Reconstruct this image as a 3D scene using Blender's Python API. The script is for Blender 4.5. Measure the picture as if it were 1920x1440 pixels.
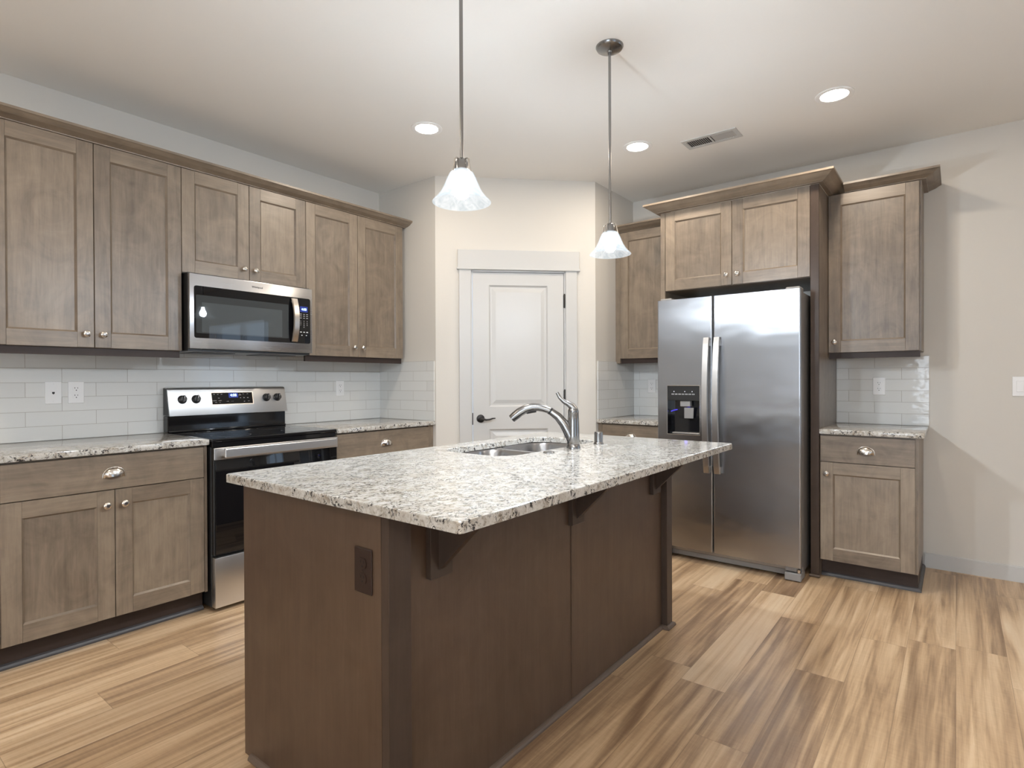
import bpy, bmesh, math, random
from mathutils import Vector, Matrix
random.seed(7)
S = bpy.context.scene
for o in list(bpy.data.objects): bpy.data.objects.remove(o)
COL = S.collection
PI = math.pi

# ------------------------------------------------------------------ camera
FOC, YAW, PIT, ROL = 1065.894, math.radians(38.022), math.radians(-.292), math.radians(-.216)
F0 = Vector((math.cos(YAW), math.sin(YAW), 0)); R0 = Vector((math.sin(YAW), -math.cos(YAW), 0)); ZZ = Vector((0, 0, 1))
Fv = F0*math.cos(PIT)+ZZ*math.sin(PIT); U1 = ZZ*math.cos(PIT)-F0*math.sin(PIT)
Rv = R0*math.cos(ROL)+U1*math.sin(ROL); Uv = U1*math.cos(ROL)-R0*math.sin(ROL)
cam = bpy.data.objects.new('camera', bpy.data.cameras.new('camera')); COL.objects.link(cam)
cam.data.sensor_width = 36; cam.data.lens = FOC/1920*36; cam.data.clip_start = .05
cam.data.shift_y = (718.162-720)/1920
cam.matrix_world = Matrix(((Rv.x, Uv.x, -Fv.x, -4.541), (Rv.y, Uv.y, -Fv.y, -3.741), (Rv.z, Uv.z, -Fv.z, 1.218), (0, 0, 0, 1)))
S.camera = cam
# ------------------------------------------------------------------ colour management, world, exposure
S.view_settings.view_transform = 'Standard'; S.view_settings.look = 'None'
S.view_settings.gamma = 1; S.view_settings.use_curve_mapping = False
S.view_settings.exposure = 0.48
W = bpy.data.worlds.new('world'); S.world = W; W.use_nodes = True
W.node_tree.nodes['Background'].inputs[0].default_value = (.55, .75, 1, 1)
W.node_tree.nodes['Background'].inputs[1].default_value = 1.2
H = 2.755
CAN_W, PEND_W, DAY_W, FILL_W = 6.8, 1180.0, 13.0, 80.0       # recessed lamp, pendant bulb, window daylight, added ceiling fill
def lamp(name, kind, loc, power, color, rot=(0, 0, 0), **kw):
    d = bpy.data.lights.new(name, kind); d.energy = power; d.color = color
    for k, v in kw.items(): setattr(d, k, v)
    o = bpy.data.objects.new(name, d); COL.objects.link(o); o.location = loc; o.rotation_euler = rot
    return o
DAY = (.62, .78, 1.0)  # area lamps below stand at the added, unseen windows
lamp('daylight_rear', 'AREA', (-4.2, -8.42, 1.15), DAY_W*.6, DAY, (math.radians(-90), 0, 0), shape='RECTANGLE', size=2.3, size_y=2.0)
lamp('daylight_east', 'AREA', (-.08, -6.2, 1.35), DAY_W*.6, DAY, (0, math.radians(90), 0), shape='RECTANGLE', size=1.6, size_y=1.8)
lamp('daylight_west', 'AREA', (-8.92, -4.5, 1.35), DAY_W*4.5, (.84, .92, 1), (0, math.radians(-90), 0), shape='RECTANGLE', size=1.6, size_y=2.6)

# ------------------------------------------------------------------ materials
M = {}
def mat(name, color=(.5, .5, .5), rough=.5, metal=0, **kw):
    m = bpy.data.materials.new(name); m.use_nodes = True
    b = m.node_tree.nodes['Principled BSDF']
    b.inputs['Base Color'].default_value = (*color, 1); b.inputs['Roughness'].default_value = rough; b.inputs['Metallic'].default_value = metal
    for k, v in kw.items(): b.inputs[k.replace('_', ' ')].default_value = v
    M[name] = m; return m
class NT:
    def __init__(s, m): s.t = m.node_tree; s.b = s.t.nodes['Principled BSDF']
    def n(s, typ, ins=None, **at):
        x = s.t.nodes.new(typ)
        for k, v in at.items(): setattr(x, k, v)
        for k, v in (ins or {}).items():
            if isinstance(v, bpy.types.NodeSocket): s.t.links.new(v, x.inputs[k])
            else: x.inputs[k].default_value = v
        return x
    def math(s, op, a, b=None, c=None):
        i = {0: a}
        if b is not None: i[1] = b
        if c is not None: i[2] = c
        return s.n('ShaderNodeMath', i, operation=op).outputs[0]
    def vmath(s, op, a, b): return s.n('ShaderNodeVectorMath', {0: a, 1: b}, operation=op).outputs[0]
    def ramp(s, fac, stops):
        r = s.n('ShaderNodeValToRGB', {0: fac}); e = r.color_ramp.elements
        while len(e) < len(stops): e.new(.5)
        for q, (p, c) in zip(e, stops): q.position = p; q.color = (*c, 1) if len(c) == 3 else c
        return r.outputs[0]
    def mix(s, f, a, b, blend='MIX'):
        x = s.n('ShaderNodeMix', data_type='RGBA', blend_type=blend)
        for k, v in ((0, f), (6, a), (7, b)):
            if isinstance(v, bpy.types.NodeSocket): s.t.links.new(v, x.inputs[k])
            else: x.inputs[k].default_value = v if k == 0 else ((*v, 1) if len(v) == 3 else v)
        return x.outputs[2]
    def bump(s, h, strength, dist=.001):
        x = s.n('ShaderNodeBump', {'Height': h, 'Strength': strength, 'Distance': dist}); s.t.links.new(x.outputs[0], s.b.inputs['Normal'])
    def set(s, k, v): s.t.links.new(v, s.b.inputs[k])
    def obj(s): return s.n('ShaderNodeTexCoord').outputs['Object']
    def noise(s, vec, scale, detail=3, rough=.5, dist=0):
        return s.n('ShaderNodeTexNoise', {'Vector': vec, 'Scale': scale, 'Detail': detail, 'Roughness': rough, 'Distortion': dist}).outputs['Fac']

def wood(name, horiz, dark, light, rough=.38):
    m = mat(name, light, rough); k = NT(m)
    tone = k.n('ShaderNodeAttribute', attribute_name='tone').outputs['Fac']
    off = k.math('MULTIPLY', tone, 37.3)
    v = k.vmath('ADD', k.obj(), k.n('ShaderNodeCombineXYZ', {0: off, 1: off, 2: off}).outputs[0])
    sc = (1.3, 1.3, 16) if horiz else (16, 16, 1.3)
    g = k.vmath('MULTIPLY', v, sc)
    n1 = k.noise(g, 2.2, 5, .62, .6)
    n2 = k.noise(k.vmath('MULTIPLY', v, (1, 1, 1)), 5.0, 4, .6, 1.8)
    sc2 = (9, 9, 130) if horiz else (130, 130, 9)
    n3 = k.noise(k.vmath('MULTIPLY', v, sc2), 1.0, 2, .5)
    f = k.math('ADD', k.math('MULTIPLY', n1, .42), k.math('MULTIPLY', n2, .42))
    f = k.math('ADD', f, k.math('MULTIPLY', n3, .16))
    f = k.math('ADD', f, k.math('MULTIPLY', k.math('SUBTRACT', tone, .5), .16))
    c = k.ramp(f, [(.30, dark), (.50, tuple((a+b)/2 for a, b in zip(dark, light))), (.70, light)])
    k.set('Base Color', c)
    k.bump(n3, .12, .0004)
    k.b.inputs['Specular IOR Level'].default_value = .5 if 'island' in name else .85 if name in ('wood', 'wood_h') else .3
    return m
wood('wood', 0, (.112, .083, .058), (.285, .222, .160))
wood('wood_h', 1, (.112, .083, .058), (.285, .222, .160))
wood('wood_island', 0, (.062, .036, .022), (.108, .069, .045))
wood('wood_post', 0, (.045, .030, .022), (.072, .050, .038), .34)
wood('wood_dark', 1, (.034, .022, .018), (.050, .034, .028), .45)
mat('shoe', (.060, .055, .055), .45)
mat('shoe_island', (.12, .085, .062), .45)
mat('cab_inner', (.020, .013, .010), .7)

m = mat('paint_wall', (.63, .60, .55), .6); k = NT(m); n = k.noise(k.obj(), 90, 3, .5); k.bump(n, .16, .0018)
m = mat('paint_ceiling', (.85, .83, .79), .7); k = NT(m); n = k.noise(k.obj(), 60, 4, .55); k.bump(n, .15, .0022)
mat('trim_white', (.55, .545, .53), .35)
mat('ring_white', (.88, .87, .85), .5)
mat('plastic_white', (.80, .79, .78), .3)
mat('plastic_brown', (.030, .016, .012), .5, 0, Specular_IOR_Level=.3)
mat('black_slot', (.006, .006, .006), .6)
mat('black_gloss', (.008, .008, .009), .07)
mat('black_glass', (.006, .006, .007), .015)
mat('mw_screen', (.045, .050, .052), .015)
mat('mw_inner', (.075, .085, .09), .01)
mat('black_satin', (.018, .018, .018), .35)
mat('gray_metal', (.33, .32, .31), .38, .7)
mat('gray_plastic', (.30, .29, .28), .4)
mat('dark_gray', (.05, .05, .05), .45)
mat('nickel', (.66, .62, .57), .22, 1)
mat('chrome_dark', (.42, .41, .42), .22, 1)
mat('brushed_nickel', (.29, .287, .285), .24, 1)
mat('bronze', (.030, .026, .024), .3, .6)
mat('sink_steel', (.42, .42, .43), .25, 1)
mat('ink', (.03, .03, .035), .5)
mat('ink_white', (.65, .65, .65), .5)
mat('badge', (.12, .12, .13), .3, .5)
def emis(name, col, st):
    m = mat(name, (0, 0, 0), .5); b = m.node_tree.nodes['Principled BSDF']
    b.inputs['Emission Color'].default_value = (*col, 1); b.inputs['Emission Strength'].default_value = st
emis('led_lens', (1, .95, .86), 14)
emis('clock_digits', (.45, .65, 1), 3)
emis('clock_glow', (.01, .04, .35), .6)
emis('led_white', (.9, .9, 1), 1.0)
emis('dispenser_light', (.08, .06, .8), .8)
emis('bulb', (.86, .93, 1), PEND_W)
mat('blue_plastic', (.03, .045, .09), .4)

def steel(name, col, rough, scale, bump=.012):
    m = mat(name, col, rough, 1); k = NT(m)
    n = k.noise(k.vmath('MULTIPLY', k.obj(), scale), 1, 3, .6)
    k.set('Roughness', k.math('ADD', k.math('MULTIPLY', n, .08), rough-.04))
    k.bump(n, bump, .0006)
    return m
steel('steel_v', (.53, .53, .54), .26, (4, 4, 400))      # brushed along the width
steel('steel_range', (.66, .66, .66), .36, (4, 4, 400))
# fridge doors: brushed steel that is very slightly wavy
m = mat('steel_fridge', (.37, .37, .378), .25, 1); k = NT(m)
o_ = k.obj(); n = k.noise(k.vmath('MULTIPLY', o_, (700, 700, 8)), 1, 3, .6)
w_ = k.noise(k.vmath('MULTIPLY', o_, (1.5, 1.5, 2.6)), 1.6, 2, .5)
k.set('Roughness', k.math('ADD', k.math('MULTIPLY', n, .05), .235))
b1 = k.n('ShaderNodeBump', {'Height': w_, 'Strength': .26, 'Distance': .02})
b2 = k.n('ShaderNodeBump', {'Height': n, 'Strength': .06, 'Distance': .0006, 'Normal': b1.outputs[0]})
k.t.links.new(b2.outputs[0], k.b.inputs['Normal'])

k.t.links.new(k.n('ShaderNodeTangent', direction_type='UV_MAP', uv_map='UVMap').outputs[0], k.b.inputs['Tangent']); k.b.inputs['Anisotropic'].default_value = .85
# granite
m = mat('granite', (.7, .66, .6), .12); k = NT(m); v = k.obj()
vd = k.vmath('ADD', k.vmath('MULTIPLY', v, (1, 1.25, 1)), k.n('ShaderNodeVectorMath', {0: k.n('ShaderNodeTexNoise', {'Vector': v, 'Scale': 30, 'Detail': 2}).outputs['Color'], 1: (.02, .02, .02)}, operation='MULTIPLY').outputs[0])
big = k.noise(v, 9, 4, .6, .5)
mid = k.noise(vd, 46, 5, .68, .8)
fine = k.noise(vd, 95, 4, .7, .6)
base = k.ramp(mid, [(.34, (.27, .235, .19)), (.42, (.42, .39, .34)), (.50, (.52, .50, .46)), (.66, (.61, .60, .575))])
tan = k.mix(k.ramp(big, [(.52, (0, 0, 0)), (.70, (.45, .45, .45))]), base, (.33, .265, .195))
spk = k.math('MULTIPLY', k.ramp(fine, [(.530, (0, 0, 0)), (.565, (1, 1, 1))]), k.ramp(k.noise(v, 22, 3, .6), [(.44, (0, 0, 0)), (.53, (1, 1, 1))]))
c = k.mix(spk, tan, (.028, .026, .028))
gsp = k.ramp(k.noise(vd, 150, 2, .6), [(.62, (0, 0, 0)), (.70, (.7, .7, .7))])
c = k.mix(gsp, c, (.26, .24, .22)); k.set('Base Color', c); k.b.inputs['Coat Weight'].default_value = .3; k.b.inputs['Coat Roughness'].default_value = .05

# subway tile, laid out in metres by UV
m = mat('tile', (.8, .79, .76), .07); k = NT(m)
uv = k.n('ShaderNodeTexCoord').outputs['UV']
br = k.n('ShaderNodeTexBrick', {'Vector': uv, 'Color1': (.70, .70, .68, 1), 'Color2': (.66, .66, .64, 1), 'Mortar': (.40, .375, .34, 1), 'Scale': 1, 'Mortar Size': .0013, 'Mortar Smooth': .3, 'Brick Width': .3025, 'Row Height': .0755}, offset=.5, offset_frequency=2)
k.set('Base Color', br.outputs['Color'])
wv = k.noise(k.vmath('MULTIPLY', k.obj(), (1, 1, 2.2)), 16, 2, .5)
h = k.math('ADD', k.math('MULTIPLY', br.outputs['Fac'], -.8), k.math('MULTIPLY', wv, .9))
k.bump(h, .45, .0022)
k.set('Roughness', k.math('ADD', k.math('MULTIPLY', br.outputs['Fac'], .5), .07))

# plank floor: boards run along X, .1765 wide, 1.2 long
m = mat('planks', (.5, .35, .22), .33); k = NT(m)
xyz = k.n('ShaderNodeSeparateXYZ', {0: k.obj()}); X, Y = xyz.outputs[0], xyz.outputs[1]
r = k.math('DIVIDE', k.math('ADD', Y, 3.386), .1765); row = k.math('FLOOR', r); rf = k.math('FRACT', r)
wn = k.n('ShaderNodeTexWhiteNoise', {'W': row}, noise_dimensions='1D')
q = k.math('DIVIDE', k.math('ADD', X, k.math('MULTIPLY', wn.outputs[0], 1.22)), 1.22); ci = k.math('FLOOR', q); cf = k.math('FRACT', q)
idv = k.n('ShaderNodeCombineXYZ', {0: row, 1: ci}).outputs[0]
pn = k.n('ShaderNodeTexWhiteNoise', {'Vector': idv}, noise_dimensions='2D')
pv, pc = pn.outputs['Value'], pn.outputs['Color']
sh = k.vmath('MULTIPLY', pc, (31., 17., 5.))
gv = k.vmath('ADD', k.vmath('MULTIPLY', k.obj(), (1, 1, 1)), sh)
s1 = k.noise(k.vmath('MULTIPLY', gv, (.55, 9, 1)), 1.6, 5, .55, .9)
s2 = k.noise(k.vmath('MULTIPLY', gv, (1.2, 42, 1)), 1.2, 4, .6, .3)
s3 = k.noise(k.vmath('MULTIPLY', gv, (30, 6, 1)), 3.0, 3, .6)
f = k.math('ADD', k.math('MULTIPLY', s1, .62), k.math('MULTIPLY', s2, .34))
f = k.math('ADD', f, k.math('MULTIPLY', k.math('SUBTRACT', pv, .5), .20))
f = k.math('ADD', f, k.math('MULTIPLY', k.math('SUBTRACT', s3, .5), .06))
c = k.ramp(f, [(.30, (.21, .125, .068)), (.39, (.33, .215, .125)), (.47, (.48, .325, .190)), (.56, (.61, .44, .275)), (.69, (.70, .55, .38))])
gx = k.math('MINIMUM', rf, k.math('SUBTRACT', 1, rf)); gy = k.math('MINIMUM', cf, k.math('SUBTRACT', 1, cf))
gap = k.math('MAXIMUM', k.math('LESS_THAN', gx, .006), k.math('LESS_THAN', gy, .0009))
c = k.mix(k.math('MULTIPLY', gap, .45), c, (.12, .07, .04))
k.set('Base Color', c); k.bump(k.math('SUBTRACT', s2, k.math('MULTIPLY', gap, .6)), .12, .0008)
k.set('Roughness', k.math('ADD', k.math('MULTIPLY', s2, .15), .27))

# frosted alabaster glass of the pendants: lets the bulb shine through softly
m = bpy.data.materials.new('shade_glass'); m.use_nodes = True; M['shade_glass'] = m
t = m.node_tree; t.nodes.clear()
out = t.nodes.new('ShaderNodeOutputMaterial'); tr = t.nodes.new('ShaderNodeBsdfTranslucent'); di = t.nodes.new('ShaderNodeBsdfPrincipled')
tp = t.nodes.new('ShaderNodeBsdfTransparent'); m1 = t.nodes.new('ShaderNodeMixShader'); m2 = t.nodes.new('ShaderNodeMixShader')
tc = t.nodes.new('ShaderNodeTexCoord'); nz = t.nodes.new('ShaderNodeTexNoise'); nz.inputs['Scale'].default_value = 28; nz.inputs['Detail'].default_value = 4; nz.inputs['Distortion'].default_value = 2
cr = t.nodes.new('ShaderNodeValToRGB'); cr.color_ramp.elements[0].position = .35; cr.color_ramp.elements[0].color = (.62, .70, .75, 1); cr.color_ramp.elements[1].position = .65; cr.color_ramp.elements[1].color = (.95, .98, 1, 1)
t.links.new(tc.outputs['Object'], nz.inputs[0]); t.links.new(nz.outputs['Fac'], cr.inputs[0])
em = t.nodes.new('ShaderNodeEmission'); em.inputs[1].default_value = .30; t.links.new(cr.outputs[0], em.inputs[0])
tr.inputs[0].default_value = (.002, .002, .002, 1); di.inputs['Base Color'].default_value = (.002, .002, .002, 1); di.inputs['Roughness'].default_value = .2
tp.inputs[0].default_value = (.86, .88, .90, 1)
m1.inputs[0].default_value = .3; t.links.new(tr.outputs[0], m1.inputs[1]); t.links.new(di.outputs[0], m1.inputs[2])
m2.inputs[0].default_value = .25; t.links.new(tp.outputs[0], m2.inputs[1]); t.links.new(m1.outputs[0], m2.inputs[2])
ad = t.nodes.new('ShaderNodeAddShader'); t.links.new(m2.outputs[0], ad.inputs[0]); t.links.new(em.outputs[0], ad.inputs[1]); t.links.new(ad.outputs[0], out.inputs[0])
m = bpy.data.materials.new('pane'); m.use_nodes = True; M['pane'] = m
t = m.node_tree; t.nodes.clear(); out = t.nodes.new('ShaderNodeOutputMaterial'); a_ = t.nodes.new('ShaderNodeBsdfTransparent'); g_ = t.nodes.new('ShaderNodeBsdfGlossy'); g_.inputs['Roughness'].default_value = .02
x_ = t.nodes.new('ShaderNodeMixShader'); x_.inputs[0].default_value = .06; t.links.new(a_.outputs[0], x_.inputs[1]); t.links.new(g_.outputs[0], x_.inputs[2]); t.links.new(x_.outputs[0], out.inputs[0])

# ------------------------------------------------------------------ mesh helpers
class MB:
    def __init__(s):
        s.bm = bmesh.new(); s.tone = s.bm.faces.layers.float.new('tone'); s.mats = []
    def _m(s, name):
        if name not in s.mats: s.mats.append(name)
        return s.mats.index(name)
    def _fin(s, mname, tone, smooth=False):
        i = s._m(mname); tn = random.random() if tone is None else tone
        for f in s.bm.faces:
            if not f.tag: f.tag = True; f.material_index = i; f[s.tone] = tn; f.smooth = smooth
    def box(s, x0, x1, y0, y1, z0, z1, m='wood', bev=0, tone=None, seg=1):
        x0, x1 = sorted((x0, x1)); y0, y1 = sorted((y0, y1)); z0, z1 = sorted((z0, z1))
        vs = [s.bm.verts.new((x, y, z)) for x in (x0, x1) for y in (y0, y1) for z in (z0, z1)]
        fs = [s.bm.faces.new([vs[i] for i in q]) for q in ((0, 1, 3, 2), (4, 6, 7, 5), (0, 4, 5, 1), (2, 3, 7, 6), (0, 2, 6, 4), (1, 5, 7, 3))]
        if bev:
            es = list({e for f in fs for e in f.edges})
            bmesh.ops.bevel(s.bm, geom=vs+es, offset=bev, segments=seg, affect='EDGES', profile=.5)
        s._fin(m, tone, seg > 1); return s
    def prism(s, poly, d, m='wood', tone=None, bev=0, seg=1, smooth=False):
        """poly: list of 3D points (planar), extruded by vector d"""
        d = Vector(d); a = [s.bm.verts.new(p) for p in poly]; b = [s.bm.verts.new(Vector(p)+d) for p in poly]; n = len(a)
        fs = [s.bm.faces.new(a[::-1]), s.bm.faces.new(b)]+[s.bm.faces.new((a[i], a[(i+1) % n], b[(i+1) % n], b[i])) for i in range(n)]
        if bev: bmesh.ops.bevel(s.bm, geom=a+b+list({e for f in fs for e in f.edges}), offset=bev, segments=seg, affect='EDGES', profile=.5)
        s._fin(m, tone, smooth); return s
    def quad(s, *pts, m='wood', tone=None):
        s.bm.faces.new([s.bm.verts.new(p) for p in pts]); s._fin(m, tone); return s
    def lathe(s, prof, m, n=32, mtx=None, caps=True, smooth=True):
        mtx = mtx or Matrix(); rings = []
        for r, z in prof: rings.append([s.bm.verts.new(mtx @ Vector((r*math.cos(2*PI*i/n), r*math.sin(2*PI*i/n), z))) for i in range(n)])
        for a, b in zip(rings, rings[1:]):
            for i in range(n): s.bm.faces.new((a[i], a[(i+1) % n], b[(i+1) % n], b[i]))
        if caps: s.bm.faces.new(rings[0][::-1]); s.bm.faces.new(rings[-1])
        s._fin(m, .5, smooth); return s
    def tube(s, pts, rad, m, n=16, flat=1.0, flatdir=None, caps=True):
        pts = [Vector(p) for p in pts]; rad = rad if isinstance(rad, (list, tuple)) else [rad]*len(pts); rings = []
        up = Vector(flatdir) if flatdir is not None else None
        for i, p in enumerate(pts):
            t = (pts[min(i+1, len(pts)-1)]-pts[max(i-1, 0)]).normalized()
            if up is None: up = t.orthogonal()
            a = (up-t*up.dot(t)).normalized(); b = t.cross(a)
            if flatdir is None: up = a
            rings.append([s.bm.verts.new(p+(a*math.cos(2*PI*j/n)*flat+b*math.sin(2*PI*j/n))*rad[i]) for j in range(n)])
        for a, b in zip(rings, rings[1:]):
            for i in range(n): s.bm.faces.new((a[i], a[(i+1) % n], b[(i+1) % n], b[i]))
        if caps: s.bm.faces.new(rings[0][::-1]); s.bm.faces.new(rings[-1])
        s._fin(m, .5, True); return s
    def sweep(s, prof, path, m, tone=None, cap=True, smooth=False):
        """prof [(out,z)] swept along plan path [(x,y)]; 'out' is to the right of travel; corners mitred"""
        path = [Vector(p) for p in path]; rings = []
        for i, p in enumerate(path):
            d0 = (p-path[i-1]).normalized() if i else None; d1 = (path[i+1]-p).normalized() if i < len(path)-1 else None
            d0 = d0 or d1; d1 = d1 or d0
            n0 = Vector((d0.y, -d0.x)); n1 = Vector((d1.y, -d1.x)); b = (n0+n1)/(1+n0.dot(n1))
            rings.append([s.bm.verts.new((p.x+b.x*o, p.y+b.y*o, z)) for o, z in prof])
        n = len(prof)
        for a, b in zip(rings, rings[1:]):
            for i in range(n): s.bm.faces.new((a[i], b[i], b[(i+1) % n], a[(i+1) % n]))
        if cap: s.bm.faces.new(rings[0]); s.bm.faces.new(rings[-1][::-1])
        s._fin(m, tone, smooth); return s
    def build(s, name, parent=None, label=None, sharp=35):
        bmesh.ops.recalc_face_normals(s.bm, faces=s.bm.faces)
        me = bpy.data.meshes.new(name); s.bm.to_mesh(me); s.bm.free()
        for q in s.mats: me.materials.append(M[q])
        if any(p.use_smooth for p in me.polygons):
            try: me.set_sharp_from_angle(angle=math.radians(sharp))
            except Exception: pass
        o = bpy.data.objects.new(name, me); COL.objects.link(o)
        if parent: o.parent = parent
        if label: o['label'] = label
        return o
def thing(name, label, cat, loc=(0, 0, 0), rz=0, group=None):
    o = bpy.data.objects.new(name, None); COL.objects.link(o); o.location = loc; o.rotation_euler = (0, 0, rz); o.empty_display_size = .1
    return tag(o, label, cat, group)
def tag(o, label, cat, group=None):
    o['label'] = label; o['category'] = cat
    if group: o['group'] = group
    return o
def struct(o): o['kind'] = 'structure'; return o
def copy_tree(o, parent=None):
    c = o.copy(); COL.objects.link(c)
    if parent: c.parent = parent
    for ch in o.children: copy_tree(ch, c)
    return c
def text(name, body, size, mname, parent, mtx, label=None, depth=.0006, shear=0, sx=1):
    cu = bpy.data.curves.new(name, 'FONT'); cu.body = body; cu.size = size; cu.extrude = depth; cu.align_x = 'CENTER'; cu.align_y = 'CENTER'; cu.shear = shear
    tmp = bpy.data.objects.new(name, cu); COL.objects.link(tmp)
    me = bpy.data.meshes.new_from_object(tmp.evaluated_get(bpy.context.evaluated_depsgraph_get()))
    bpy.data.objects.remove(tmp)
    me.transform(Matrix.Scale(sx, 4, (1, 0, 0))); me.transform(mtx); me.materials.clear(); me.materials.append(M[mname]); me.name = name
    o = bpy.data.objects.new(name, me); COL.objects.link(o); o.parent = parent
    if label: o['label'] = label
    return o
# text on a face that looks toward local -y: X right, Z up
def FM(x, y, z, tilt=0): return Matrix.Translation((x, y, z)) @ Matrix.Rotation(PI/2-tilt, 4, 'X')

E90 = -PI/2                      # things on the fridge wall are built facing local -y and turned by this
# local frame: wall at y=0, the room at y<0, x to the right as one faces the wall

# ------------------------------------------------------------------ room shell
T = .14
def wall(name, openings, L, h=H, z0=0, m='paint_wall', loc=(0, 0, 0), rz=0, x0=0, ext=T):
    """wall plane at local y=0 facing -y; openings [(x0,x1,z0,z1)] sorted"""
    b = MB(); x = x0
    for a0, a1, c0, c1 in openings:
        b.box(x, a0, 0, T, z0, h, m)
        if c0 > z0: b.box(a0, a1, 0, T, z0, c0, m)
        if c1 < h: b.box(a0, a1, 0, T, c1, h, m)
        x = a1
    b.box(x, L, 0, T, z0, h, m)
    o = b.build(name); o.location = loc; o.rotation_euler = (0, 0, rz); return struct(o)
XW, YS = -9.0, -8.5
b = MB(); b.box(XW-T, T, YS-T, T, -.12, 0, 'planks'); struct(b.build('floor'))
b = MB(); b.box(XW-T, T, YS-T, T, H, H+.12, 'paint_ceiling'); struct(b.build('ceiling'))
SX, SY = -1.522, -.653           # end of the left stub wall
EX, EY = -.656, -1.530           # end of the right stub wall
wall('wall_left', [], 9.0-1.522, loc=(XW, 0, 0))
wall('wall_left_return', [], .653, loc=(SX, 0, 0), rz=E90)
DL = math.hypot(EX-SX, EY-SY); DA = math.atan2(EY-SY, EX-SX)
wall('wall_pantry', [(.262, .997, 0, 2.052)], DL, loc=(SX, SY, 0), rz=DA)
wall('wall_right_return', [], .656, loc=(EX, EY, 0))
wall('wall_right', [(5.3-1.53, 7.1-1.53, .45, 2.2)], 8.5-1.53, loc=(0, EY, 0), rz=E90)
wall('wall_rear', [(9-5.4-.0, 6.0, 0, 2.2)], 9.0, loc=(0, YS, 0), rz=PI)
wall('wall_far', [(2.6, 5.4, .45, 2.2)], 8.5, loc=(XW, YS, 0), rz=PI/2)
def window(name, x0, x1, z0, z1, loc, rz):  # unseen windows, added to give the daylight a source
    b = MB(); w = .06
    b.box(x0, x0+w, .02, .1, z0, z1, 'trim_white').box(x1-w, x1, .02, .1, z0, z1, 'trim_white')
    b.box(x0+w, x1-w, .02, .1, z0, z0+w, 'trim_white').box(x0+w, x1-w, .02, .1, z1-w, z1, 'trim_white').box((x0+x1)/2-.03, (x0+x1)/2+.03, .02, .1, z0+w, z1-w, 'trim_white')
    o = b.build(name); o.location = loc; o.rotation_euler = (0, 0, rz); struct(o)
    p = MB().box(x0+w, x1-w, .055, .06, z0+w, z1-w, 'pane').build('pane', o)
window('unseen_window_1', 5.3-1.53, 7.1-1.53, .45, 2.2, (0, EY, 0), E90)
window('unseen_window_2', 3.6, 6.0, 0, 2.2, (0, YS, 0), PI)
window('unseen_window_3', 2.6, 5.4, .45, 2.2, (XW, YS, 0), PI/2)
# baseboards
bp_ = [(0, 0), (.015, 0), (.015, .088), (.009, .093), (0, .093)]
struct(MB().sweep([(o, z) for o, z in bp_], [(0, -3.578), (0, -8.5)], 'trim_white').build('baseboard_right'))
b = MB(); a = Vector((SX, SY)); dd = Vector((math.cos(DA), math.sin(DA)))
for t0, t1 in ((.004, .176), (1.085, DL-.004)): b.sweep(bp_, [tuple(a+dd*t0), tuple(a+dd*t1)], 'trim_white')
struct(b.build('baseboard_pantry'))
struct(MB().sweep(bp_, [(-2.9, YS), (XW, YS), (XW, 0)], 'trim_white').build('baseboard_rear'))
# pantry door, casing and head board, in the diagonal wall's frame
tr = MB()
tr.box(.176, .265, -.018, 0, 0, 2.058, 'trim_white', .002).box(.994, 1.084, -.018, 0, 0, 2.058, 'trim_white', .002)
tr.box(.166, 1.101, -.022, 0, 2.066, 2.205, 'trim_white', .002).box(.160, 1.107, -.030, 0, 2.054, 2.068, 'trim_white', .002)
tr.box(.262, .276, -.004, T, 0, 2.052, 'trim_white').box(.983, .997, -.004, T, 0, 2.052, 'trim_white').box(.262, .997, -.004, T, 2.041, 2.052, 'trim_white')
tr = tr.build('trim_1'); tr.location = (SX, SY, 0); tr.rotation_euler = (0, 0, DA); struct(tr)
door = MB(); yf = .002
dx0, dx1, dz1 = .279, .980, 2.038
px0, px1 = .402, .856
def dpanel(b, z0, z1):
    # recessed moulding ring then a raised field
    o = .0; rings = []
    for ins, dep in ((0, 0), (.012, .011), (.024, .011), (.052, .004)):
        rings.append([(px0+ins, yf+dep, z0+ins), (px1-ins, yf+dep, z0+ins), (px1-ins, yf+dep, z1-ins), (px0+ins, yf+dep, z1-ins)])
    for A, B in zip(rings, rings[1:]):
        for i in range(4): b.quad(A[i], A[(i+1) % 4], B[(i+1) % 4], B[i], m='trim_white')
    b.quad(*rings[-1], m='trim_white')
for z0, z1 in ((.215, .845), (1.015, 1.942)): dpanel(door, z0, z1)
for c in ((dx0, px0, .008, dz1), (px1, dx1, .008, dz1), (px0, px1, .008, .215), (px0, px1, .845, 1.015), (px0, px1, 1.942, dz1)):
    door.quad((c[0], yf, c[2]), (c[1], yf, c[2]), (c[1], yf, c[3]), (c[0], yf, c[3]), m='trim_white')
door.box(dx0, dx1, yf+.012, yf+.035, .008, dz1, 'trim_white')
for x in (dx0, dx1): door.quad((x, yf, .008), (x, yf+.012, .008), (x, yf+.012, dz1), (x, yf, dz1), m='trim_white')
door.quad((dx0, yf, dz1), (dx1, yf, dz1), (dx1, yf+.012, dz1), (dx0, yf+.012, dz1), m='trim_white')
door = door.build('door_1'); door.location = (SX, SY, 0); door.rotation_euler = (0, 0, DA); struct(door)
h = MB(); RX = Matrix.Rotation(PI/2, 4, 'X')
h.lathe([(.031, 0), (.031, .004), (.027, .010), (.012, .012), (.011, .03), (.013, .034), (.010, .040)], 'bronze', 24, Matrix.Translation((.336, yf, .926)) @ RX)
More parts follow.
